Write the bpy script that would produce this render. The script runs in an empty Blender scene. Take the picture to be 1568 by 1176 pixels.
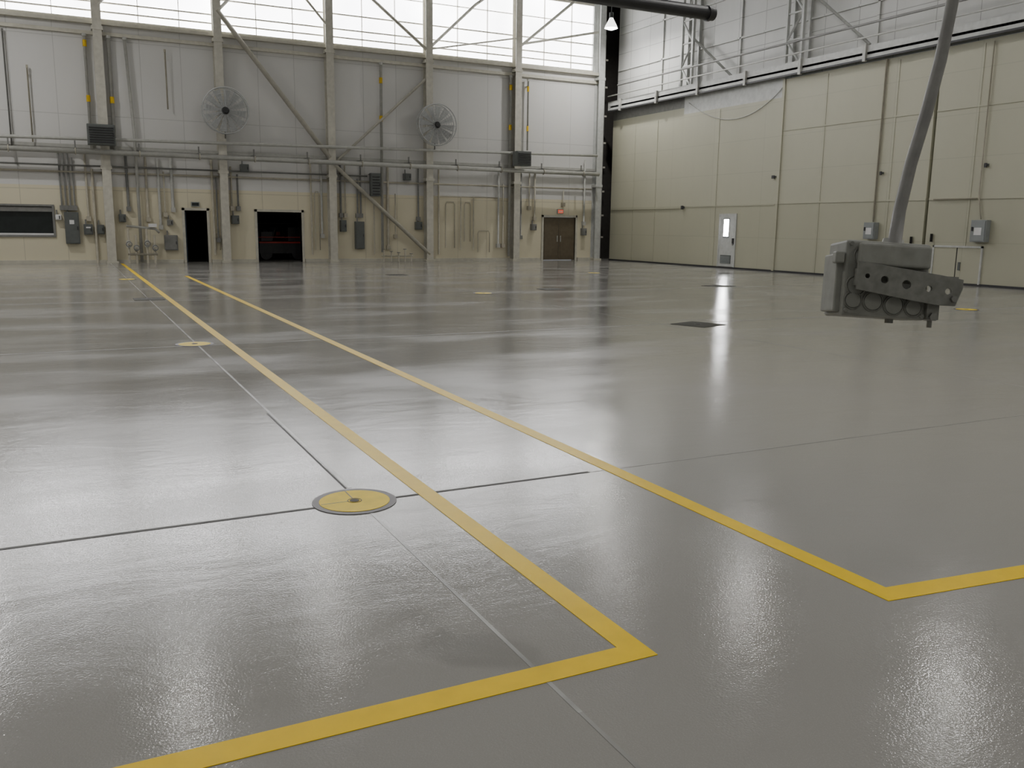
import bpy, math, random
from mathutils import Vector, Matrix, Euler
random.seed(4)
sc=bpy.context.scene
D=38.43; W=24.57; H=13.5; XL=-14.0; YB=-10.0
# ------------------------------------------------------------------ materials
def newmat(name):
    m=bpy.data.materials.new(name); m.use_nodes=True
    nt=m.node_tree; return m,nt,nt.nodes['Principled BSDF']
def N(nt,t,**k):
    n=nt.nodes.new(t)
    for a,b in k.items(): setattr(n,a,b)
    return n
def simple(name,col,rough=.5,metal=0,var=.12,scale=6,emit=None,es=0,bump=0,spec=.5):
    m,nt,p=newmat(name)
    tc=N(nt,'ShaderNodeTexCoord'); no=N(nt,'ShaderNodeTexNoise'); no.inputs['Scale'].default_value=scale; no.inputs['Detail'].default_value=5
    nt.links.new(tc.outputs['Object'],no.inputs['Vector'])
    r=N(nt,'ShaderNodeValToRGB')
    r.color_ramp.elements[0].position=.3; r.color_ramp.elements[1].position=.7
    r.color_ramp.elements[0].color=[c*(1-var) for c in col]+[1]
    r.color_ramp.elements[1].color=[min(1,c*(1+var)) for c in col]+[1]
    nt.links.new(no.outputs['Fac'],r.inputs['Fac']); nt.links.new(r.outputs['Color'],p.inputs['Base Color'])
    p.inputs['Roughness'].default_value=rough; p.inputs['Metallic'].default_value=metal
    p.inputs['Specular IOR Level'].default_value=spec
    if bump:
        b=N(nt,'ShaderNodeBump'); b.inputs['Strength'].default_value=bump; b.inputs['Distance'].default_value=.01
        nt.links.new(no.outputs['Fac'],b.inputs['Height']); nt.links.new(b.outputs['Normal'],p.inputs['Normal'])
    if emit:
        p.inputs['Emission Color'].default_value=list(emit)+[1]; p.inputs['Emission Strength'].default_value=es
    return m
def math_(nt,op,a,b=None,c=None):
    n=N(nt,'ShaderNodeMath',operation=op)
    for i,v in enumerate((a,b,c)):
        if v is None: continue
        if isinstance(v,(int,float)): n.inputs[i].default_value=v
        else: nt.links.new(v,n.inputs[i])
    return n.outputs[0]
def mixc(nt,fac,a,b):
    n=N(nt,'ShaderNodeMix',data_type='RGBA')
    if isinstance(fac,(int,float)): n.inputs[0].default_value=fac
    else: nt.links.new(fac,n.inputs[0])
    for i,v in ((6,a),(7,b)):
        if isinstance(v,(tuple,list)): n.inputs[i].default_value=list(v)+[1]
        else: nt.links.new(v,n.inputs[i])
    return n.outputs[2]
def line(nt,co,sp,w,off=0):
    x=math_(nt,'ADD',co,off+1000*sp); x=math_(nt,'MODULO',x,sp); return math_(nt,'LESS_THAN',x,w)
def wallmat(name,lower,upper,split,axis,vsp,hsp,seam=.75,rough=.55,dirt=.12):
    m,nt,p=newmat(name)
    tc=N(nt,'ShaderNodeTexCoord'); sx=N(nt,'ShaderNodeSeparateXYZ'); nt.links.new(tc.outputs['Object'],sx.inputs[0])
    h=sx.outputs['XYZ'.index(axis)]; z=sx.outputs[2]
    col=mixc(nt,math_(nt,'GREATER_THAN',z,split),lower,upper)
    no=N(nt,'ShaderNodeTexNoise'); no.inputs['Scale'].default_value=.5; no.inputs['Detail'].default_value=8; no.inputs['Roughness'].default_value=.6
    mp=N(nt,'ShaderNodeMapping'); mp.inputs['Scale'].default_value=(1.6,1.6,.5); nt.links.new(tc.outputs['Object'],mp.inputs[0]); nt.links.new(mp.outputs[0],no.inputs['Vector'])
    f=math_(nt,'MULTIPLY',math_(nt,'SUBTRACT',no.outputs['Fac'],.35),dirt*4)
    f.node.use_clamp=True
    col=mixc(nt,f,col,tuple(c*.72 for c in lower))
    s=math_(nt,'MAXIMUM',line(nt,h,vsp,.025),line(nt,z,hsp,.025))
    dk=mixc(nt,math_(nt,'MULTIPLY',s,1-seam),col,(.05,.05,.045))
    nt.links.new(dk,p.inputs['Base Color']); p.inputs['Roughness'].default_value=rough
    b=N(nt,'ShaderNodeBump'); b.inputs['Strength'].default_value=.4; b.inputs['Distance'].default_value=.02; b.invert=True
    nt.links.new(s,b.inputs['Height']); nt.links.new(b.outputs['Normal'],p.inputs['Normal'])
    return m
M_back=wallmat('painted_wall_panels',(.69,.64,.48),(.65,.645,.63),2.95,'X',1.49,2.8,dirt=.06)
M_hdoor=wallmat('hangar_door_paint',(.44,.43,.325),(.49,.48,.37),2.6,'Y',3.02,1.28,seam=.88,dirt=.10)
M_upper=wallmat('upper_panel_paint',(.50,.50,.48),(.58,.585,.56),7,'Y',1.55,1.25,seam=.5,dirt=.2)
M_plain=simple('plain_wall_paint',(.45,.45,.42),.6)
M_ceil=simple('roof_deck',(.28,.28,.28),.7)
M_cream=simple('cream_steel',(.54,.52,.44),.5,var=.1)
M_white=simple('white_steel',(.50,.51,.49),.45,var=.1)
M_col=simple('column_paint',(.56,.54,.47),.5,var=.1)
M_pipe=simple('painted_pipe',(.44,.44,.41),.4,var=.1)
M_cond=simple('conduit_paint',(.44,.41,.33),.45)
M_gcond=simple('grey_conduit',(.20,.20,.19),.4)
M_yel=simple('yellow_band',(.65,.42,.01),.5)
M_red=simple('red_paint',(.45,.03,.02),.5)
M_gbox=simple('grey_enclosure',(.11,.12,.115),.45,var=.08)
M_lbox=simple('light_grey_enclosure',(.26,.28,.28),.4,var=.06)
M_label=simple('white_label',(.75,.75,.75),.5,var=.03)
M_dark=simple('dark_metal',(.03,.03,.032),.5)
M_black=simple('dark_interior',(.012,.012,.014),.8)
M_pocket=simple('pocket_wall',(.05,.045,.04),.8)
M_brown=simple('brown_door_paint',(.12,.095,.06),.45)
M_fan=simple('fan_grey',(.44,.45,.45),.4,var=.1)
M_cast=simple('cast_grey_metal',(.245,.25,.228),.5,var=.14,scale=22,bump=.1)
M_castd=simple('bracket_steel',(.19,.193,.175),.45,var=.2,scale=40)
M_pole=simple('pendant_conduit',(.19,.188,.18),.5,var=.12,scale=20)
M_glassd=simple('dark_window_glass',(.02,.025,.025),.15)
M_yline=simple('yellow_floor_paint',(.84,.57,.0),.35,var=.05,scale=8,spec=.25)
M_ycov=simple('yellow_cover_paint',(.88,.66,.04),.5,var=.08,scale=12,spec=.3)
M_ring=simple('dark_ring',(.09,.08,.085),.4)
M_jd=simple('joint_dark',(.05,.048,.045),.5,var=.3,spec=.2)
M_jl=simple('joint_light',(.38,.378,.365),.25,var=.35,scale=2.5)
M_jf=simple('joint_faint',(.30,.297,.285),.25,var=.2,scale=2)
M_plate=simple('floor_plate_dark',(.04,.04,.03),.6,spec=.15)
M_sign=simple('exit_sign_face',(.6,.1,.05),.5,emit=(1,.12,.04),es=.6)
M_lamp=simple('lamp_refractor',(.8,.8,.8),.4,emit=(1,.98,.94),es=3)
def emis(name,col,s):
    m,nt,p=newmat(name); p.inputs['Base Color'].default_value=(.8,.8,.8,1)
    tc=N(nt,'ShaderNodeTexCoord'); no=N(nt,'ShaderNodeTexNoise'); no.inputs['Scale'].default_value=.4
    nt.links.new(tc.outputs['Object'],no.inputs['Vector'])
    nt.links.new(math_(nt,'MULTIPLY',math_(nt,'ADD',no.outputs['Fac'],.5),s),p.inputs['Emission Strength'])
    p.inputs['Emission Color'].default_value=list(col)+[1]; return m
M_win=emis('daylit_frosted_glazing',(.985,.98,1),9.5)
M_dwin=emis('daylit_door_glass',(1,1,1),55)
M_bulb=emis('lamp_lens',(1,.98,.96),45)
# floor
m,nt,p=newmat('glossy_grey_epoxy'); M_floor=m
tc=N(nt,'ShaderNodeTexCoord')
n1=N(nt,'ShaderNodeTexNoise'); n1.inputs['Scale'].default_value=.35; n1.inputs['Detail'].default_value=6
nt.links.new(tc.outputs['Object'],n1.inputs['Vector'])
col=mixc(nt,n1.outputs['Fac'],(.275,.267,.250),(.315,.307,.287))
n4=N(nt,'ShaderNodeTexNoise'); n4.inputs['Scale'].default_value=220; n4.inputs['Detail'].default_value=1
nt.links.new(tc.outputs['Object'],n4.inputs['Vector'])
fl=math_(nt,'MULTIPLY',math_(nt,'GREATER_THAN',n4.outputs['Fac'],.62),.25)
col=mixc(nt,fl,col,(.42,.41,.39))
nt.links.new(col,p.inputs['Base Color'])
mp=N(nt,'ShaderNodeMapping'); mp.inputs['Scale'].default_value=(.6,1.3,1); mp.inputs['Rotation'].default_value=(0,0,.25)
nt.links.new(tc.outputs['Object'],mp.inputs[0])
n2=N(nt,'ShaderNodeTexNoise'); n2.inputs['Scale'].default_value=1.7; n2.inputs['Detail'].default_value=9; n2.inputs['Roughness'].default_value=.62; n2.inputs['Distortion'].default_value=.8
nt.links.new(mp.outputs[0],n2.inputs['Vector'])
n5=N(nt,'ShaderNodeTexNoise'); n5.inputs['Scale'].default_value=.6; n5.inputs['Detail'].default_value=6
nt.links.new(mp.outputs[0],n5.inputs['Vector'])
ra=N(nt,'ShaderNodeMapRange'); ra.inputs[1].default_value=.38; ra.inputs[2].default_value=.64; ra.inputs[3].default_value=.07; ra.inputs[4].default_value=.20
nt.links.new(n5.outputs['Fac'],ra.inputs[0]); nt.links.new(ra.outputs[0],p.inputs['Roughness'])
n3=N(nt,'ShaderNodeTexNoise'); n3.inputs['Scale'].default_value=105; n3.inputs['Detail'].default_value=1.5
nt.links.new(tc.outputs['Object'],n3.inputs['Vector'])
b1=N(nt,'ShaderNodeBump'); b1.inputs['Strength'].default_value=.65; b1.inputs['Distance'].default_value=.0011
nt.links.new(n3.outputs['Fac'],b1.inputs['Height'])
b2=N(nt,'ShaderNodeBump'); b2.inputs['Strength'].default_value=.34; b2.inputs['Distance'].default_value=.009
nt.links.new(n2.outputs['Fac'],b2.inputs['Height']); nt.links.new(b1.outputs['Normal'],b2.inputs['Normal'])
nt.links.new(b2.outputs['Normal'],p.inputs['Normal'])
p.inputs['IOR'].default_value=1.47
# ------------------------------------------------------------------ mesh builder
class B:
    def __init__(s): s.v=[];s.f=[];s.m=[];s.sm=[];s.mats=[]
    def mi(s,mat):
        if mat not in s.mats: s.mats.append(mat)
        return s.mats.index(mat)
    def add(s,vs,fs,mat,smooth=False):
        o=len(s.v); s.v+= [tuple(v) for v in vs]; k=s.mi(mat)
        for f in fs: s.f.append([i+o for i in f]); s.m.append(k); s.sm.append(smooth)
    def box(s,x0,x1,y0,y1,z0,z1,mat,T=None):
        x0,x1=min(x0,x1),max(x0,x1); z0,z1=min(z0,z1),max(z0,z1)
        vs=[Vector((x,y,z)) for z in(z0,z1) for y in(y0,y1) for x in(x0,x1)]
        if T: vs=[T@v for v in vs]
        s.add(vs,[(0,2,3,1),(4,5,7,6),(0,1,5,4),(2,6,7,3),(0,4,6,2),(1,3,7,5)],mat)
        return s
    def tube(s,pts,r,mat,n=10,cap=True,T=None):
        pts=[Vector(p) for p in pts]
        if T: pts=[T@q for q in pts]
        rs=r if isinstance(r,(list,tuple)) else [r]*len(pts)
        vs=[];
        d0=(pts[1]-pts[0]).normalized(); up=Vector((0,0,1)) if abs(d0.z)<.9 else Vector((1,0,0))
        u=d0.cross(up).normalized()
        for i,pt in enumerate(pts):
            a=pts[max(i-1,0)]; b=pts[min(i+1,len(pts)-1)]; d=(b-a).normalized()
            u=(u-d*u.dot(d)).normalized(); w=d.cross(u)
            for k in range(n):
                t=2*math.pi*k/n; vs.append(pt+(u*math.cos(t)+w*math.sin(t))*rs[i])
        fs=[(i*n+k,i*n+(k+1)%n,(i+1)*n+(k+1)%n,(i+1)*n+k) for i in range(len(pts)-1) for k in range(n)]
        s.add(vs,fs,mat,True)
        if cap:
            o=len(s.v)-len(vs); k=s.mi(mat)
            for st in (0,(len(pts)-1)*n):
                s.f.append([o+st+j for j in range(n)]); s.m.append(k); s.sm.append(False)
        return s
    def ring(s,c,nrm,R,r,mat,n=32,m=6):
        c=Vector(c); nrm=Vector(nrm).normalized(); u=nrm.orthogonal().normalized(); w=nrm.cross(u); vs=[]
        for i in range(n):
            a=2*math.pi*i/n; d=u*math.cos(a)+w*math.sin(a)
            for j in range(m):
                b=2*math.pi*j/m; vs.append(c+d*(R+r*math.cos(b))+nrm*(r*math.sin(b)))
        s.add(vs,[(i*m+j,((i+1)%n)*m+j,((i+1)%n)*m+(j+1)%m,i*m+(j+1)%m) for i in range(n) for j in range(m)],mat,True); return s
    def done(s,name,parent=None,bevel=0):
        me=bpy.data.meshes.new(name); me.from_pydata(s.v,[],s.f)
        for q in s.mats: me.materials.append(q)
        for i,pl in enumerate(me.polygons): pl.material_index=s.m[i]; pl.use_smooth=s.sm[i]
        me.update(); o=bpy.data.objects.new(name,me); sc.collection.objects.link(o)
        if parent: o.parent=parent
        if bevel:
            b=o.modifiers.new('bevel','BEVEL'); b.width=bevel; b.segments=3; b.limit_method='ANGLE'
        return o
# ------------------------------------------------------------------ shell
B().box(XL,28,YB,46,-.2,0,M_floor).done('floor')
B().box(XL,28,YB,42,H,H+.2,M_ceil).done('ceiling')
w=B()
ops=[(-2.6,-.45,1.07,2.15),(4.33,5.19,0,2.1),(7.21,9.08,0,2.1),(20.95,22.77,0,2.1)]
x=XL
for a,b_,z0,z1 in ops:
    w.box(x,a,D,D+.3,0,9.06,M_back)
    w.box(a,b_,D,D+.3,z1,9.06,M_back)
    if z0>0: w.box(a,b_,D,D+.3,0,z0,M_back)
    x=b_
w.box(x,24.05,D,D+.3,0,9.06,M_back)
w.box(XL,24.05,D,D+.3,12.25,H,M_white)
w.box(23.55,24.05,D,D+.3,9.06,12.25,M_white)
w.done('wall_back')
B().box(XL-.3,XL,YB,D+.3,0,H,M_plain).done('wall_left')
B().box(XL,28,YB-.3,YB,0,H,M_plain).done('wall_rear')
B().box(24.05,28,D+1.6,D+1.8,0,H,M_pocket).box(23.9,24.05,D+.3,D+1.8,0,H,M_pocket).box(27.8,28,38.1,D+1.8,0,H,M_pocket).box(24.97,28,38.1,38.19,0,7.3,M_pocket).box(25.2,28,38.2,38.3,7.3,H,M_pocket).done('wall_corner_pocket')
pk=B()
for z in (1.1,2.2,3.4,4.6,5.8,7.1,8.5,9.8): pk.box(24.1,24.75,D+.5,D+.9,z,z+.08,M_col)
pk.box(24.45,24.55,D+.4,D+.5,0,11,M_gcond)
pk.done('pocket_steel_ladder')
B().box(24.95,25.2,YB,38.3,7.3,H,M_upper).done('wall_right_upper')
hd=B()
hd.box(W+.12,W+.37,32.35,38.2,.04,6.85,M_hdoor).box(W+.12,W+.37,32.35,38.2,6.85,7.4,M_gcond)  # grey top band paints in the shadow below the track ledge
hd.done('wall_right_door_leaf')
hd=B()
hd.box(W,W+.3,26.3,32.35,.04,6.55,M_hdoor).box(W,W+.3,26.3,32.35,6.55,7.35,M_white)
hd.done('wall_right_door_leaf.001')
hd=B()
hd.box(W,W+.3,19.62,26.3,.04,7.2,M_hdoor)
hd.box(W-.05,W,26.2,26.32,.04,7.2,M_hdoor)
hd.done('wall_right_door_leaf.002')
hd=B()
hd.box(W,W+.3,YB,19.5,.04,7.2,M_hdoor).box(W+.2,W+.35,19.4,19.7,.04,7.2,M_black)
hd.done('wall_right_door_leaf.003')
t=B()
for y in (12,15,18.05,21.05,24.1,29.9,34.4,36.2): t.box((W+.105 if y>32.4 else W-.015),(W+.12 if y>32.4 else W),y,y+.05,.05,7.1 if y<26 else 6.5,M_hdoor)
for z in (2.6,5.3): t.box(W-.02,W,YB,19.5,z,z+.05,M_hdoor).box(W-.02,W,19.62,26.2,z,z+.05,M_hdoor)
t.box(W-.02,W,26.4,32.3,2.55,2.6,M_hdoor).box(W+.08,W+.12,32.4,38.1,2.5,2.56,M_hdoor)
t.box(W-.04,W,YB,38.0,.0,.07,M_dark)
t.done('trim_1')
g=B()
g.box(24.35,24.48,YB+.01,38.0,7.42,7.5,M_white).box(24.35,24.42,YB+.01,38.2,7.3,7.72,M_white).box(24.30,24.36,YB+.01,38.2,7.24,7.3,M_dark)
for i in range(16):
    y=37-i*2.95; g.box(24.25,24.36,y,y+.12,7.2,7.75,M_pipe)
g.tube([(24.2,YB+.01,7.95),(24.2,38.0,7.95)],.03,M_pipe)
g.done('door_track_girder')
B().box(24.48,24.945,YB+.01,38.0,7.42,7.48,M_white).done('trim_3')
def lattice(y,wd,name):
    l=B()
    for yy in (y-wd/2,y+wd/2):
        l.box(24.5,24.62,yy-.05,yy+.05,7.5,H,M_white); l.box(24.83,24.95,yy-.05,yy+.05,7.5,H,M_white)
    z=7.6;s=1
    while z<13:
        l.tube([(24.56,y-s*wd/2,z),(24.56,y+s*wd/2,z+.95)],.045,M_white,6); l.tube([(24.56,y-wd/2,z),(24.56,y+wd/2,z)],.035,M_white,6); z+=.95;s=-s
    l.done(name)
lattice(32.3,.75,'lattice_column'); lattice(25.9,.8,'lattice_column.001'); lattice(16.0,.8,'lattice_column.002')
u=B()
for y in (34.6,29.3,22.4): u.box(24.88,24.95,y-.05,y+.05,7.6,H,M_upper)
for z in (9.2,10.9): u.box(24.88,24.95,YB,38.2,z,z+.07,M_upper)
u.tube([(24.6,32.3,9.9),(24.6,29.3,7.7)],.05,M_white).tube([(24.6,25.9,10.6),(24.6,22.4,7.8)],.05,M_white)
u.tube([(24.1,YB,8.35),(24.1,37,8.35)],.04,M_gcond)
u.done('upper_wall_girts')
cb=B(); pts=[]
for i in range(25):
    q=i/24; y=32.0-q*5.8; pts.append((W-.03,y,7.0-1.15*4*q*(1-q)*(.75+.2*q)))
cb.tube(pts,.015,M_pipe,6); cb.done('hanging_cable')
# ------------------------------------------------------------------ windows band
B().box(XL,23.55,D+.12,D+.16,9.06,12.25,M_win).done('window_1')
wf=B()
xs=[1.53+4.46*i for i in range(-4,6)]
for cx_ in xs:
    for k in (1,2): 
        xx=cx_+k*1.487
        if xx<23.4: wf.box(xx-.014,xx+.014,D+.04,D+.12,9.06,12.25,M_cream)
for z,t_ in ((9.06,.12),(9.42,.05),(9.75,.05),(10.35,.05),(11.3,.03),(12.15,.1)): wf.box(XL,23.55,D+.02,D+.12,z,z+t_,M_cream)
wf.done('window_frame')
tr=B()
tr.box(XL,24.0,D-.22,D,8.93,9.06,M_cream)
tr.box(XL,24.0,D-.12,D,8.55,8.68,M_cream)
tr.box(XL,24.0,D-.06,D,4.38,4.5,M_pipe)
tr.done('trim_2')
B().box(XL,4.2,D-.1,D,0,.12,M_cream).box(5.32,7.1,D-.1,D,0,.12,M_cream).box(9.2,20.8,D-.1,D,0,.12,M_cream).box(22.9,24.0,D-.1,D,0,.12,M_cream).done('baseboard_back')
# ------------------------------------------------------------------ columns
cols=[-11.8,-7.35,-2.9,1.53,5.88,10.39,14.86,19.3,23.85]
for i,cx_ in enumerate(cols):
    c=B(); y0=D-.4; M_=M_white if cx_>23 else M_col
    c.box(cx_-.16,cx_+.16,y0,y0+.03,0,H,M_).box(cx_-.015,cx_+.015,y0+.03,D-.03,0,H,M_).box(cx_-.16,cx_+.16,D-.03,D,0,H,M_)
    c.box(cx_-.22,cx_+.22,y0-.06,D,0,.08,M_cream)
    for z in (3.6,8.7): c.box(cx_-.2,cx_+.2,y0-.02,D,z,z+.12,M_)
    c.done('steel_column')
br=B()
def bar(x0,z0,x1,z1,r=.075,y=D-.34,mat=M_col): br.tube([(x0,y,z0),(x1,y,z1)],r,mat,6)
bar(5.9,9.9,10.3,4.42,.1); bar(10.4,4.2,14.85,.32,.09)
bar(14.7,8.0,10.5,4.2,.06,D-.3); 
bar(12.25,11.09,14.75,9.25,.07); bar(10.5,12.4,12.25,11.09,.07)
bar(14.95,9.4,17.1,11.4,.07); bar(17.1,11.4,19.2,12.9,.07); bar(19.33,9.8,22.8,12.6,.07)
bar(19.33,9.92,23.6,10.9,.06); bar(5.95,9.9,8.1,12.2,.07); bar(1.6,9.6,4.2,12.6,.07); bar(8.1,12.2,10.3,9.8,.05)
bar(-2.8,9.8,1.4,12.6,.07)
bar(14.95,9.3,19.3,10.2,.04)
br.done('wall_cross_bracing')
for yy in (36.4,28,19,10,1,-7):
    tb=B(); tb.box(XL,24.3,yy-.08,yy+.08,11.9,12.1,M_white); tb.box(XL,24.3,yy-.08,yy+.08,13.3,13.5,M_white)
    for i in range(15):
        x0=-13+i*2.4
        tb.tube([(x0,yy,12.0),(x0+1.2,yy,13.4),(x0+2.4,yy,12.0)],.05,M_white,6)
    tb.done('roof_truss')
# ------------------------------------------------------------------ pipes
pp=B()
pp.tube([(XL+.02,D-.56,4.35),(-2,D-.56,4.63),(23.6,D-.56,5.1)],.065,M_pipe)
pp.tube([(XL+.02,D-.75,4.2),(23.6,D-.75,4.2)],.1,M_pipe)
for cx_ in cols[:-1]:
    for x in (cx_+1.2,cx_+3.4):
        pp.box(x-.03,x+.03,D-.8,D-.005,4.3,4.36,M_gcond).box(x-.025,x+.025,D-.58,D-.54,4.3,4.6,M_gcond)
        pp.ring((x,D-.75,4.2),(1,0,0),.12,.02,M_cond,12,5)
pp.done('horizontal_pipe_run')
pp=B()
pp.tube([(XL,D-.1,3.45),(23.6,D-.1,3.5)],.04,M_cond).tube([(XL,D-.14,3.7),(12,D-.14,3.72)],.035,M_gcond)
pp.tube([(14.9,D-.1,2.95),(18.6,D-.1,2.95)],.025,M_cond)
pp.done('horizontal_conduit')
def riser(pts,r,mat=M_pipe,bands=()):
    o=B(); o.tube([(x,D-.18,z) for x,z in pts],r,mat,10)
    for (x,z) in bands: o.tube([(x,D-.18,z-.12),(x,D-.18,z+.12)],r+.015,M_yel,10)
    for (x,z) in pts[:1]: o.tube([(x,D-.18,z-.05),(x,D-.18,z+.05)],r*1.4,mat,10)
    o.box(pts[0][0]-.02,pts[0][0]+.02,D-.18,D-.005,pts[0][1]-.3,pts[0][1]-.24,M_cond)
    o.done('pipe_riser')
riser([(1.08,8.5),(1.08,4.2)],.06,M_pipe,[(1.08,8.2),(1.08,6.2)])
riser([(1.9,8.5),(1.9,4.2)],.07,M_pipe,[(1.9,6.2)])
riser([(2.47,8.5),(2.62,5.0),(2.62,0.05)],.06,M_pipe)
riser([(12.68,8.5),(12.65,.4)],.06,M_pipe,[(12.67,7.8),(12.66,6.2)])
riser([(19.0,8.5),(18.98,.2)],.06,M_pipe,[(19.0,8.0),(18.99,6.2)])
riser([(19.91,8.4),(19.91,5.2)],.04,M_pipe,[(19.91,8.0),(19.91,6.2)])
riser([(-1.6,8.4),(-1.6,4.2)],.03,M_gcond); riser([(-.9,7.2),(-.9,4.5)],.03,M_cond)
riser([(3.9,8.2),(3.9,6.0)],.03,M_cond)
lc=B()
for x,z0,z1,r,mm in [(-.1,2.2,4.2,.03,M_gcond),(.05,2.2,4.2,.03,M_gcond),(.2,2.2,4.2,.035,M_gcond),(.35,2.2,4.0,.03,M_gcond),(.8,1.8,4.2,.04,M_cond),(1.02,0,3.6,.05,M_cond),
    (2.25,2.2,4.2,.05,M_gcond),(2.95,1.8,4.2,.05,M_cond),(3.4,1.5,4.1,.05,M_pipe),(3.6,2.0,3.6,.03,M_cond),(3.9,2.2,4.2,.06,M_pipe),(5.45,.3,4.2,.05,M_cond),(5.6,1.0,3.5,.03,M_gcond),
    (6.2,2.3,3.9,.04,M_cond),(6.45,2.3,3.6,.04,M_gcond),(9.5,.3,4.2,.04,M_cond),(9.95,1.2,4.2,.05,M_pipe),(10.8,2.1,4.2,.045,M_gcond),(11.0,2.1,4.2,.03,M_cond),(11.55,2.1,3.6,.04,M_gcond),(11.7,2.1,4.2,.04,M_gcond),
    (12.3,0.3,2.7,.03,M_cond),(12.95,.7,4.2,.06,M_cond),(13.3,1.2,3.0,.03,M_cond),(14.4,2.0,4.2,.04,M_gcond),(15.4,.3,4.2,.04,M_cond),(16.5,.5,2.9,.025,M_cond),(17.15,.5,2.9,.025,M_cond),(18.45,.8,4.2,.05,M_pipe),(18.7,.8,3.6,.03,M_cond),
    (19.65,1.2,4.2,.04,M_gcond),(20.1,2.6,4.2,.035,M_cond),(20.4,2.1,4.2,.04,M_cond),(22.0,2.8,3.4,.025,M_cond),(23.2,1.9,4.9,.045,M_pipe)]:
    lc.tube([(x,D-.1,z0),(x,D-.1,z1)],r,mm,8)
    if z0>.6: lc.box(x-.08,x+.08,D-.18,D-.005,z0-.18,z0,mm)
for x0,x1,z0,z1 in [(15.75,16.2,.6,2.7),(16.7,17.0,.9,2.7),(5.5,5.66,.5,1.2),(9.65,9.85,.5,3.0),(17.4,18.0,.4,1.4)]:
    lc.tube([(x0,D-.08,z0),(x0,D-.08,z1-.12),(x0+.05,D-.08,z1),(x1-.05,D-.08,z1),(x1,D-.08,z1-.12),(x1,D-.08,z0)],.02,M_cond,6)
lc.done('vertical_conduit_bank')
vc=B()
for x,z in ((2.15,1.35),(2.42,1.1),(2.82,1.4),(3.1,1.1)):
    vc.tube([(x,D-.45,0),(x,D-.45,z)],.045,M_cond,10); vc.tube([(x,D-.45,z*.55),(x,D-.65,z*.55)],.045,M_cond,8)
    vc.ring((x,D-.68,z*.55),(0,1,0),.1,.02,M_gcond,14,5); vc.tube([(x,D-.45,z*.45),(x,D-.45,z*.65)],.08,M_pipe,10)
vc.tube([(2.1,D-.45,1.45),(3.15,D-.45,1.35),(3.3,D-.45,1.2)],.05,M_pipe,10).tube([(2.1,D-.45,.35),(3.2,D-.45,.35)],.05,M_cond,10)
vc.box(2.9,3.2,D-.65,D-.5,1.42,1.55,M_label)
vc.done('sprinkler_valve_manifold')
vc=B()
for x,z in ((12.6,.55),(12.95,.45),(13.3,.4),(13.6,.55),(13.9,.35)):
    vc.tube([(x,D-.5,0),(x,D-.5,z)],.03,M_cond,8); vc.ring((x,D-.5,z),(0,0,1),.07,.015,M_gcond,12,5)
vc.tube([(12.5,D-.5,.25),(14,D-.5,.25)],.03,M_cond,8)
vc.done('low_pipe_manifold')
def encl(name,x,z,w_,h_,mat,dp=.22,louver=False,label=False,back=.005):
    o=B(); y0=D-dp; yb=D-back
    o.box(x-w_/2,x+w_/2,y0,yb,z-h_/2,z+h_/2,mat).box(x-w_/2+.03,x+w_/2-.03,y0-.02,y0,z-h_/2+.03,z+h_/2-.03,mat)
    o.box(x+w_/2-.08,x+w_/2-.05,y0-.05,y0-.02,z-.06,z+.06,M_dark)
    if louver:
        for k in range(7):
            zz=z-h_/2+.08+k*(h_-.14)/7; o.box(x-w_/2+.06,x+w_/2-.06,y0-.06,y0-.02,zz,zz+.04,M_dark)
    if label: o.box(x-.08,x+.08,y0-.025,y0-.02,z+h_*.12,z+h_*.25,M_label)
    if back>.1:
        for sx_ in (-1,1): o.box(x+sx_*w_*.42-.02,x+sx_*w_*.42+.02,yb,D-.005,z+h_/2-.06,z+h_/2-.02,M_gcond)
    else: o.tube([(x-w_*.25,D-.1,z+h_/2),(x-w_*.25,D-.1,z+h_/2+.18)],.03,M_gcond,8)
    o.done(name,bevel=.01)
encl('electrical_panel',.2,1.35,.5,1.2,M_gbox,label=True); encl('disconnect_switch',.76,1.3,.32,.4,M_gbox,label=True); encl('disconnect_switch.001',1.2,1.3,.25,.36,M_gbox)
encl('disconnect_switch.002',2.0,1.75,.25,.3,M_gbox); encl('transformer_box',3.75,.8,.5,.6,M_gcond); encl('disconnect_switch.003',10.88,1.55,.26,.5,M_gbox)
encl('electrical_panel.001',11.62,1.15,.4,1.2,M_gbox); encl('control_cabinet',12.3,3.35,.45,1.0,M_gbox,.45,True,back=.2); encl('junction_box',13.85,3.75,.3,.3,M_gbox,.3); encl('junction_box.001',6.75,3.85,.32,.32,M_gbox,.3)
encl('junction_box.002',14.4,1.6,.3,.35,M_gbox); encl('junction_box.003',6.3,1.75,.3,.35,M_gbox); encl('junction_box.004',20.35,1.6,.25,.3,M_gcond)
encl('junction_box.006',-.25,1.75,.2,.2,M_label); encl('junction_box.007',23.2,1.4,.25,.35,M_gcond); encl('junction_box.008',3.75,1.6,.22,.22,M_gcond)
encl('unit_heater.001',19.15,4.72,.75,.66,M_gbox,1.35,True,back=.9)
encl('unit_heater',1.4,4.8,.95,.75,M_gbox,1.35,True,back=.9)
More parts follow.
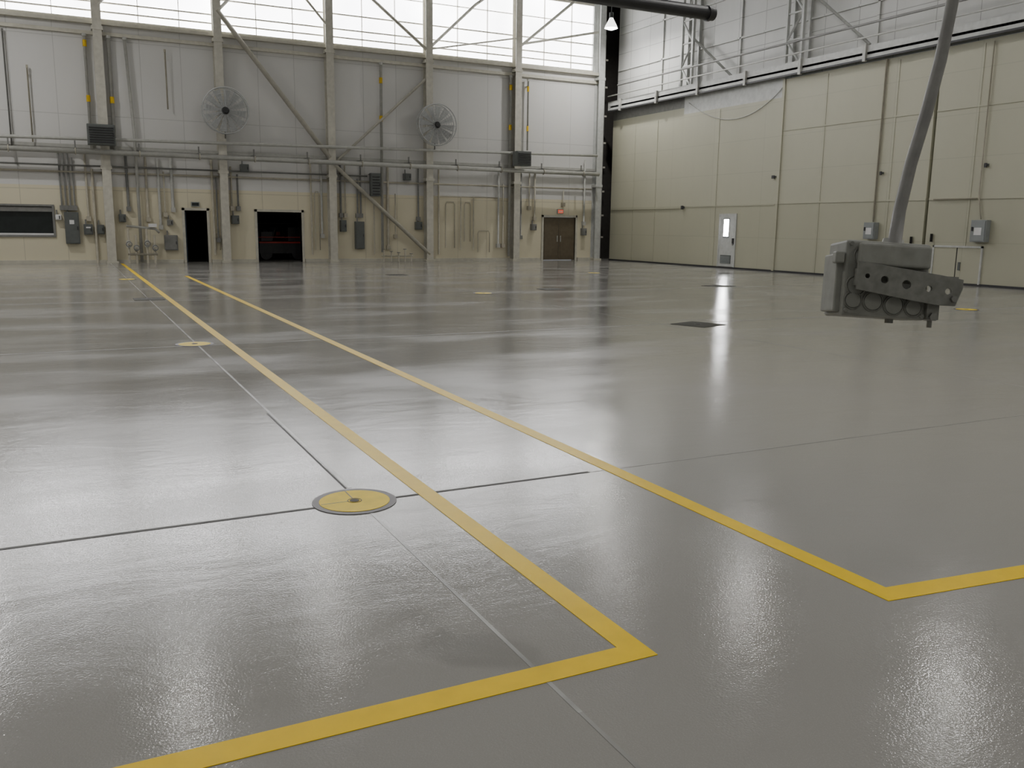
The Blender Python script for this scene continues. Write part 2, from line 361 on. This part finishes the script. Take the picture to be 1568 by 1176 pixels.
def fan(x,z,name):
    e=bpy.data.objects.new(name,None); e.location=(x,D-.95,z); e.scale=(.95,.95,.95); sc.collection.objects.link(e)
    c=B()
    for R in (.2,.32,.44,.56,.68,.8,.93): c.ring((0,-.18,0),(0,1,0),R,.010 if R<.9 else .024,M_fan,40,5)
    c.ring((0,.12,0),(0,1,0),.93,.02,M_fan,40,5)
    for k in range(24):
        a=k*math.pi/12; ca,sa=math.cos(a),math.sin(a)
        c.tube([(ca*.15,-.2,sa*.15),(ca*.8,-.18,sa*.8),(ca*.93,-.1,sa*.93),(ca*.93,.12,sa*.93),(ca*.2,.14,sa*.2)],.008,M_fan,5)
    c.done('cage',e)
    bl=B()
    for k in range(12):
        a=k*math.pi/6+.13; T=Matrix.Rotation(a,4,'Y')@Matrix.Rotation(math.radians(16),4,'X')
        vs=[T@Vector(v) for v in((.13,0,-.03),(.85,0,-.16),(.85,0,.16),(.13,0,.03),(.13,.012,-.03),(.85,.012,-.16),(.85,.012,.16),(.13,.012,.03))]
        bl.add(vs,[(0,1,2,3),(7,6,5,4),(0,4,5,1),(1,5,6,2),(2,6,7,3),(3,7,4,0)],M_fan)
    bl.done('blades',e)
    h=B(); h.tube([(0,-.2,0),(0,-.12,0),(0,.12,0),(0,.35,0)],[.1,.15,.16,.12],M_dark,16)
    h.box(-.05,.05,.3,.56,-.1,.1,M_gcond); h.tube([(0,.2,0),(0,.25,-1.1)],.03,M_gcond)
    h.done('motor_mount',e)
fan(6.09*.978,6.0,'wall_fan'); fan(15.3*.978,6.0,'wall_fan.001')
def frame(x0,x1,z1,name,mat=M_cream):
    o=B(); o.box(x0-.1,x0,D-.05,D+.3,0,z1+.1,mat).box(x1,x1+.1,D-.05,D+.3,0,z1+.1,mat).box(x0-.1,x1+.1,D-.05,D+.3,z1,z1+.1,mat); o.done(name)
frame(4.33,5.19,2.1,'door_frame'); frame(7.21,9.08,2.1,'door_frame.001'); frame(20.95,22.77,2.1,'door_frame.002')
d=B()
for a in (20.96,21.87):
    d.box(a,a+.89,D+.05,D+.1,.02,2.09,M_brown); d.box(a+.08,a+.81,D+.035,D+.05,.15,1.0,M_brown).box(a+.08,a+.81,D+.035,D+.05,1.12,1.98,M_brown)
d.box(21.75,21.78,D,D+.05,.9,1.2,M_pipe).box(21.94,21.97,D,D+.05,.9,1.2,M_pipe).done('door_1')
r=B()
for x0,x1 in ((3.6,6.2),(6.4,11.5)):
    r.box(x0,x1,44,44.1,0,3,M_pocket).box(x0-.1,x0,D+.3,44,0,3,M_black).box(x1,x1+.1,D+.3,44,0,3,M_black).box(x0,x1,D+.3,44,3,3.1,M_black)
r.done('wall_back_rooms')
M_blue=simple('blue_grey_door',(.06,.08,.12),.5)
B().box(4.36,4.42,D+.32,D+1.2,.02,2.08,M_blue).box(4.42,4.45,D+1.0,D+1.1,.95,1.05,M_pipe).done('door_2')
B().box(7.24,7.3,D+.32,D+1.2,.02,2.08,M_blue).box(7.3,7.33,D+1.0,D+1.1,.95,1.05,M_pipe).done('door_3')
c=B()
c.box(7.6,9.6,40.2,41.2,.3,.75,M_dark).box(7.6,9.6,40.18,41.2,.75,.82,M_red).box(7.7,8.2,40.25,41.1,.85,1.25,M_dark).box(8.9,9.5,40.3,41.1,.85,1.45,M_dark)
for x in (7.9,9.3):
    for y in (40.3,41.1): c.tube([(x,y-.08,.28),(x,y+.08,.28)],.26,M_dark,18)
c.tube([(8.25,40.7,.85),(8.4,40.7,1.35)],.025,M_gcond).ring((8.42,40.7,1.38),(.4,0,1),.17,.02,M_dark,18,6)
c.box(7.5,9.7,40.15,40.2,1.0,1.03,M_red)
c.done('tow_tractor')
sh=B()
for x in (6.9,9.9): sh.box(x,x+.05,42.8,43.4,0,2.2,M_gcond)
for z in (.4,1.0,1.6,2.15): sh.box(6.9,9.95,42.8,43.4,z,z+.04,M_gcond)
for i in range(9): sh.box(7.1+i*.3,7.3+i*.3,42.85,43.2,1.04,1.04+.2+.1*(i%3),[M_red,M_gbox,M_blue][i%3])
sh.done('storage_shelf')
o=B(); o.box(-2.6,-.45,D+.14,D+.17,1.07,2.15,M_glassd)
for a in ((-2.68,-.37,1.0,1.07),(-2.68,-.37,2.15,2.22),(-2.68,-2.6,1.07,2.15),(-.45,-.37,1.07,2.15)): o.box(a[0],a[1],D-.06,D+.14,a[2],a[3],M_gcond)
o.box(-2.6,-.45,D,D+.12,1.95,2.12,M_gcond).box(-2.6,-.45,D+.02,D+.1,1.07,1.14,M_label)
o.done('window_2')
def exits(x,z,name): 
    o=B(); o.box(x-.17,x+.17,D-.08,D,z-.11,z+.11,M_lbox).box(x-.14,x+.14,D-.09,D-.08,z-.08,z+.08,M_sign)
    o.box(x-.1,x-.05,D-.095,D-.09,z-.05,z+.05,M_label).box(x-.02,x+.03,D-.095,D-.09,z-.05,z+.05,M_label).box(x+.06,x+.1,D-.095,D-.09,z-.05,z+.05,M_label); o.done(name)
exits(21.87,2.38,'exit_sign')
B().box(4.6,4.92,D-.08,D,2.26,2.44,M_lbox).box(4.63,4.89,D-.09,D-.08,2.29,2.41,M_glassd).done('exit_sign.001')
# ------------------------------------------------------------------ right wall items
o=B(); y0,y1=28.57,29.53
o.box(W-.04,W,y0-.06,y0,.05,2.25,M_white).box(W-.04,W,y1,y1+.06,.05,2.25,M_white).box(W-.04,W,y0,y1,2.18,2.25,M_white)
o.box(W-.02,W,y0,y1,.08,2.18,M_white).box(W-.03,W-.02,28.93,29.3,1.27,2.06,M_dark).box(W-.04,W-.03,28.97,29.26,1.32,2.02,M_dwin)
o.box(W-.035,W-.02,28.75,29.4,.2,.55,M_gbox)
for k in range(5): o.box(W-.045,W-.035,28.78,29.37,.23+k*.06,.26+k*.06,M_lbox)
o.tube([(W-.08,28.66,1.0),(W-.02,28.66,1.0)],.035,M_pipe,8); o.box(W-.04,W-.02,28.6,28.72,1.0,1.25,M_dark)
o.done('door_4')
o=B()
o.box(W-.05,W,17.45,17.5,.05,1.2,M_white).box(W-.05,W,19.12,19.17,.05,1.2,M_white).box(W-.05,W,17.45,19.17,1.14,1.2,M_white)
o.box(W-.03,W,17.5,18.29,.07,1.14,M_hdoor).box(W-.03,W,18.33,19.12,.07,1.14,M_hdoor).box(W-.02,W,18.29,18.33,.07,1.14,M_dark)
o.box(W-.06,W-.03,18.15,18.22,.45,.7,M_gbox).box(W-.05,W,17.4,19.2,.0,.05,M_dark)
o.done('door_5')
def rbox(y,z,w_,h_,name,mat=M_lbox):
    o=B(); o.box(W-.2,W-.003,y-w_/2,y+w_/2,z-h_/2,z+h_/2,mat).box(W-.22,W-.2,y-w_/2+.03,y+w_/2-.03,z-h_/2+.03,z+h_/2-.03,mat).box(W-.225,W-.22,y-.12,y+.12,z-.12,z+.1,M_label); o.box(W-.26,W-.22,y+w_/2-.1,y+w_/2-.06,z,z+.12,M_dark); o.done(name,bevel=.01)
rbox(21.6,1.62,.46,.56,'control_box'); rbox(17.55,1.65,.5,.65,'control_box.001')
def wire(pts,r,name,mat=M_cond):
    o=B(); o.tube([(W-.05,y,z) for y,z in pts],r,mat,8); o.done(name)
wire([(21.56,7.2),(21.58,1.92)],.03,'door_conduit'); wire([(17.75,7.1),(17.75,2.7),(17.6,2.0)],.02,'door_conduit.001'); wire([(19.3,2.62),(17.8,2.62)],.02,'door_conduit.002')
wire([(20.0,1.45),(20.0,1.15)],.04,'door_handle',M_dark); wire([(19.25,1.55),(19.25,1.3)],.04,'door_handle.001',M_dark)
for i,(ya,yb,za,zb) in enumerate(((17.55,17.68,3.55,3.62),(26.4,26.6,3.6,3.66),(21.35,21.48,3.5,3.56),(32.0,32.2,2.5,2.6))): B().box(W-.06,W-.003,ya,yb,za,zb,M_gbox).box(W-.09,W-.06,ya+.03,yb-.03,za-.04,zb+.02,M_dark).done('door_latch')
# ------------------------------------------------------------------ floor markings
def quad(b,pts,mat,h=.003):
    n=len(pts); vs=[(x,y,0.0005) for x,y in pts]+[(x,y,h) for x,y in pts]
    b.add(vs,[tuple(range(n,2*n))]+[(i,(i+1)%n,n+(i+1)%n,n+i) for i in range(n)],mat)
y=B()
quad(y,[(1.905,2.52),(1.905,37.6),(1.795,37.6),(1.795,2.635),(-6,2.635),(-6,2.52)],M_yline)
y.done('yellow_floor_line')
y=B()
quad(y,[(3.12,2.49),(6,2.18),(6,2.29),(3.23,2.60),(3.23,28.5),(3.12,28.5)],M_yline)
y.done('yellow_floor_line.001')
def strip(x0,y0,x1,y1,wd,mat,name='floor_joint'):
    b=B(); L=math.hypot(x1-x0,y1-y0); nx,ny=-(y1-y0)/L*wd/2,(x1-x0)/L*wd/2
    quad(b,[(x0+nx,y0+ny),(x0-nx,y0-ny),(x1-nx,y1-ny),(x1+nx,y1+ny)],mat,.0015); b.done(name)
strip(1.43,-8,1.43,2.3,.016,M_jf); strip(1.43,2.3,1.43,4.6,.018,M_jl); strip(1.43,5.1,1.43,7.5,.014,M_jd); strip(1.455,5.1,1.455,38,.022,M_jl); strip(-13,4.80,3.0,4.80,.018,M_jd); strip(-13,4.825,3.0,4.825,.014,M_jl); strip(3.0,4.80,24.4,4.80,.012,M_jf)
strip(-13,12.16,24.4,12.16,.035,M_jl); strip(-13,19.5,24.4,19.5,.035,M_jl); strip(-13,27,24.4,27,.03,M_jf)
strip(8.95,-8,8.95,38,.012,M_jf); strip(16.9,-8,16.9,38,.012,M_jf); strip(-6.1,-8,-6.1,38,.02,M_jf)
def tie(x,y_,name):
    b=B(); n=40
    quad(b,[(x+.245*math.cos(2*math.pi*i/n),y_+.245*math.sin(2*math.pi*i/n)) for i in range(n)],M_ring,.004)
    quad(b,[(x+.205*math.cos(2*math.pi*i/n),y_+.205*math.sin(2*math.pi*i/n)) for i in range(n)],M_ycov,.006)
    quad(b,[(x+.028*math.cos(2*math.pi*i/n),y_+.028*math.sin(2*math.pi*i/n)) for i in range(n)],M_jd,.008)
    b.ring((x,y_,.006),(0,0,1),.04,.003,M_ring,24,5)
    b.box(x-.003,x+.003,y_+.04,y_+.2,.0055,.0065,M_ring).box(x-.2,x-.04,y_-.003,y_+.003,.0055,.0065,M_ring)
    b.done(name)
for i,(a,c_) in enumerate([(1.405,4.83),(1.43,12.32),(8.98,19.45),(16.89,12.24),(-6.1,12.3),(1.43,27.2),(16.9,27.1)]): tie(a,c_,'floor_tie_down_cover')
def plate(c_,s,name,rot=0):
    b=B(); cs=[(c_[0]+s*math.cos(rot+math.pi/4+k*math.pi/2),c_[1]+s*math.sin(rot+math.pi/4+k*math.pi/2)) for k in range(4)]
    quad(b,cs,M_plate,.006); b.ring((c_[0],c_[1],.006),(0,0,1),.05,.005,M_ring,16,5); b.done(name)
plate((9.53,11.9),.47,'floor_access_plate',.32); plate((1.46,20.05),.42,'floor_access_plate.001'); plate((16.65,19.95),.5,'floor_access_plate.002',.3); plate((11.3,20.2),.42,'floor_access_plate.003'); plate((9.6,27.6),.42,'floor_access_plate.004')
# ------------------------------------------------------------------ pendant
e=bpy.data.objects.new('pendant_junction_box',None); sc.collection.objects.link(e)
yaw=math.radians(-26.6)
e.location=(2.06,1.78,1.46); e.rotation_euler=(math.radians(-6),math.radians(3),yaw)
S=.001863
def L(px,py,dep=0): return Vector(((px-1345)*S,-dep,(430-py)*S))
b=B(); a0=L(1284,372); a1=L(1412,486)
b.box(a0.x,a1.x,-.045,.09,a1.z,a0.z,M_cast)
b.done('main_box',e,bevel=.008)
b=B(); b.box(L(1274,0).x,L(1292,0).x,-.03,.07,L(0,480).z,L(0,392).z,M_cast).box(L(1268,0).x,L(1282,0).x,-.05,-.02,L(0,408).z,L(0,390).z,M_cast); b.done('side_cover',e,bevel=.005)
b=B(); b.box(L(1300,0).x,L(1408,0).x,-.07,-.045,L(0,410).z,L(0,376).z,M_cast); b.done('top_cover',e,bevel=.008)
b=B()
for px,py,rr in ((1303,440,15),(1300,462,13),(1330,462,15),(1362,466,15),(1392,468,13),(1310,395,14)):
    q=L(px,py); b.ring((q.x,-.047,q.z),(0,1,0),rr*S,.0022,M_castd,28,6); b.tube([(q.x,-.045,q.z),(q.x,-.049,q.z)],rr*S*.85,M_cast,24)
for px,py in ((1290,378),(1405,380),(1290,478),(1405,480)):
    q=L(px,py); b.tube([(q.x,-.045,q.z),(q.x,-.055,q.z)],.006,M_castd,6)
b.done('knockouts',e)
cu=bpy.data.curves.new('strap','CURVE'); cu.dimensions='2D'; cu.fill_mode='BOTH'; cu.extrude=.003; cu.bevel_depth=.0008
def poly(pts):
    sp=cu.splines.new('POLY'); sp.points.add(len(pts)-1)
    for i,(x,z) in enumerate(pts): sp.points[i].co=(x,z,0,1)
    sp.use_cyclic_u=True
def LL(px,py): q=L(px,py); return (q.x,q.z)
poly([LL(1297,405),LL(1420,418),LL(1455,423),LL(1455,436),LL(1446,462),LL(1420,462),LL(1385,458),LL(1297,446)])
def circ(px,py,r):
    q=L(px,py); poly([(q.x+r*math.cos(-t*math.pi/9),q.z+r*math.sin(-t*math.pi/9)) for t in range(18)])
for px,py,rr in ((1338,430,6),(1371,435,7),(1405,439,5),(1434,441,5),(1312,426,4)): circ(px,py,rr*S)
so=bpy.data.objects.new('perforated_strap',cu); sc.collection.objects.link(so); so.parent=e; so.location=(0,-.075,0); so.rotation_euler=(math.pi/2,0,0); cu.materials.append(M_castd)
b=B()
b.box(L(1380,0).x,L(1400,0).x,-.072,-.045,L(0,458).z,L(0,446).z,M_castd).box(L(1298,0).x,L(1306,0).x,-.072,-.045,L(0,440).z,L(0,415).z,M_castd)
b.box(L(1420,0).x,L(1448,0).x,-.078,-.03,L(0,425).z,L(0,419).z,M_castd)
b.box(L(1410,0).x,L(1428,0).x,-.06,-.03,L(0,484).z,L(0,452).z,M_castd)
q=L(1419,480); b.tube([(q.x,-.07,q.z),(q.x,-.02,q.z)],.012,M_castd,6); b.tube([(q.x,-.045,q.z+.02),(q.x,-.045,q.z-.03)],.007,M_castd,8)
q=L(1442,452); b.tube([(q.x,-.09,q.z),(q.x,-.04,q.z)],.009,M_castd,6)
q=L(1368,486); b.tube([(q.x,0,q.z+.01),(q.x,0,q.z-.012)],.012,M_castd,8)
q=L(1275,400); b.tube([(q.x-.012,-.03,q.z),(q.x+.01,-.03,q.z)],.011,M_castd,8)
b.done('bracket_bolts',e)
b=B(); q=L(1366,380); b.tube([(q.x,.02,q.z-.012),(q.x+.004,.02,q.z+.03)],[.034,.028],M_cast,16); b.done('conduit_hub',e)
bpy.context.view_layer.update()
inv=e.matrix_world.inverted()
b=B(); P=[(2.095,1.765,1.54),(2.13,1.785,1.66),(2.165,1.79,1.79),(2.215,1.795,1.93),(2.26,1.80,2.08),(2.30,1.81,2.25),(2.5,1.84,3.2),(4.8,2.2,13.45)]
b.tube([inv@Vector(q) for q in P],[.019,.0175,.017,.017,.017,.017,.017,.017],M_pole,16)
b.done('drop_conduit',e)
# ------------------------------------------------------------------ heater tube
b=B(); k=2.6; Y=8.46*k; Z=1.52+2.45*k; X=6.77*k
b.tube([(4,Y,Z),(X,Y,Z)],.19,M_dark,20); b.tube([(X-.25,Y,Z),(X-.15,Y,Z)],.22,M_dark,20)
for x in (5,10,15): b.tube([(x,Y,Z),(x,Y,H-.05)],.02,M_dark,6)
b.done('radiant_heater_tube')
# ------------------------------------------------------------------ lamps
lamps=[(2.05,22.9,60),(20.4,22.2,75),(20.4,14.2,75),(18.2,26.9,50),(6.9,27.3,40),(-7,22,420),(-7,8,420),(7,6,260),(20,4,360),(7,-5,320),(-7,-5,200),(20,-5,260),(-4,32,380)]  # dim ones match floor glints; stronger ones are unseen, added for room light
def lamp(x,y,z,name,power=190):
    e=bpy.data.objects.new(name,None); e.location=(x,y,z); sc.collection.objects.link(e)
    b=B(); b.tube([(0,0,.42),(0,0,.3),(0,0,.1),(0,0,-.02)],[.08,.14,.25,.3],M_lamp,24,cap=False); b.tube([(0,0,.42),(0,0,.65)],.1,M_gbox,16); b.tube([(0,0,.6),(0,0,H-z-.02)],.015,M_gbox,6)
    b.done('reflector',e)
    b=B(); b.tube([(0,0,0.02),(0,0,-.03),(0,0,-.08)],[.26,.24,.12],M_bulb,24); b.done('lens',e)
    l=bpy.data.lights.new('lamp','AREA'); l.shape='DISK'; l.size=.3; l.energy=power; l.color=(1,.98,.94); lo=bpy.data.objects.new('light',l); lo.parent=e; lo.location=(0,0,-.1); sc.collection.objects.link(lo)
for x,y_,pw in lamps: lamp(x,y_,11,'high_bay_lamp',pw)
lamp(22.6,35.4,10.5,'high_bay_lamp',260)
# ------------------------------------------------------------------ world, camera
wd=bpy.data.worlds.new('world'); sc.world=wd; wd.use_nodes=True
wd.node_tree.nodes['Background'].inputs[0].default_value=(.8,.85,.9,1); wd.node_tree.nodes['Background'].inputs[1].default_value=.3
cd=bpy.data.cameras.new('camera'); cd.sensor_width=36; cd.sensor_fit='HORIZONTAL'; cd.lens=36*1341.6/1568; cd.clip_end=200; cd.clip_start=.05
co=bpy.data.objects.new('camera',cd); co.location=(0,0,1.6); co.rotation_euler=(1.39338,-.01239,-.46411); sc.collection.objects.link(co); sc.camera=co
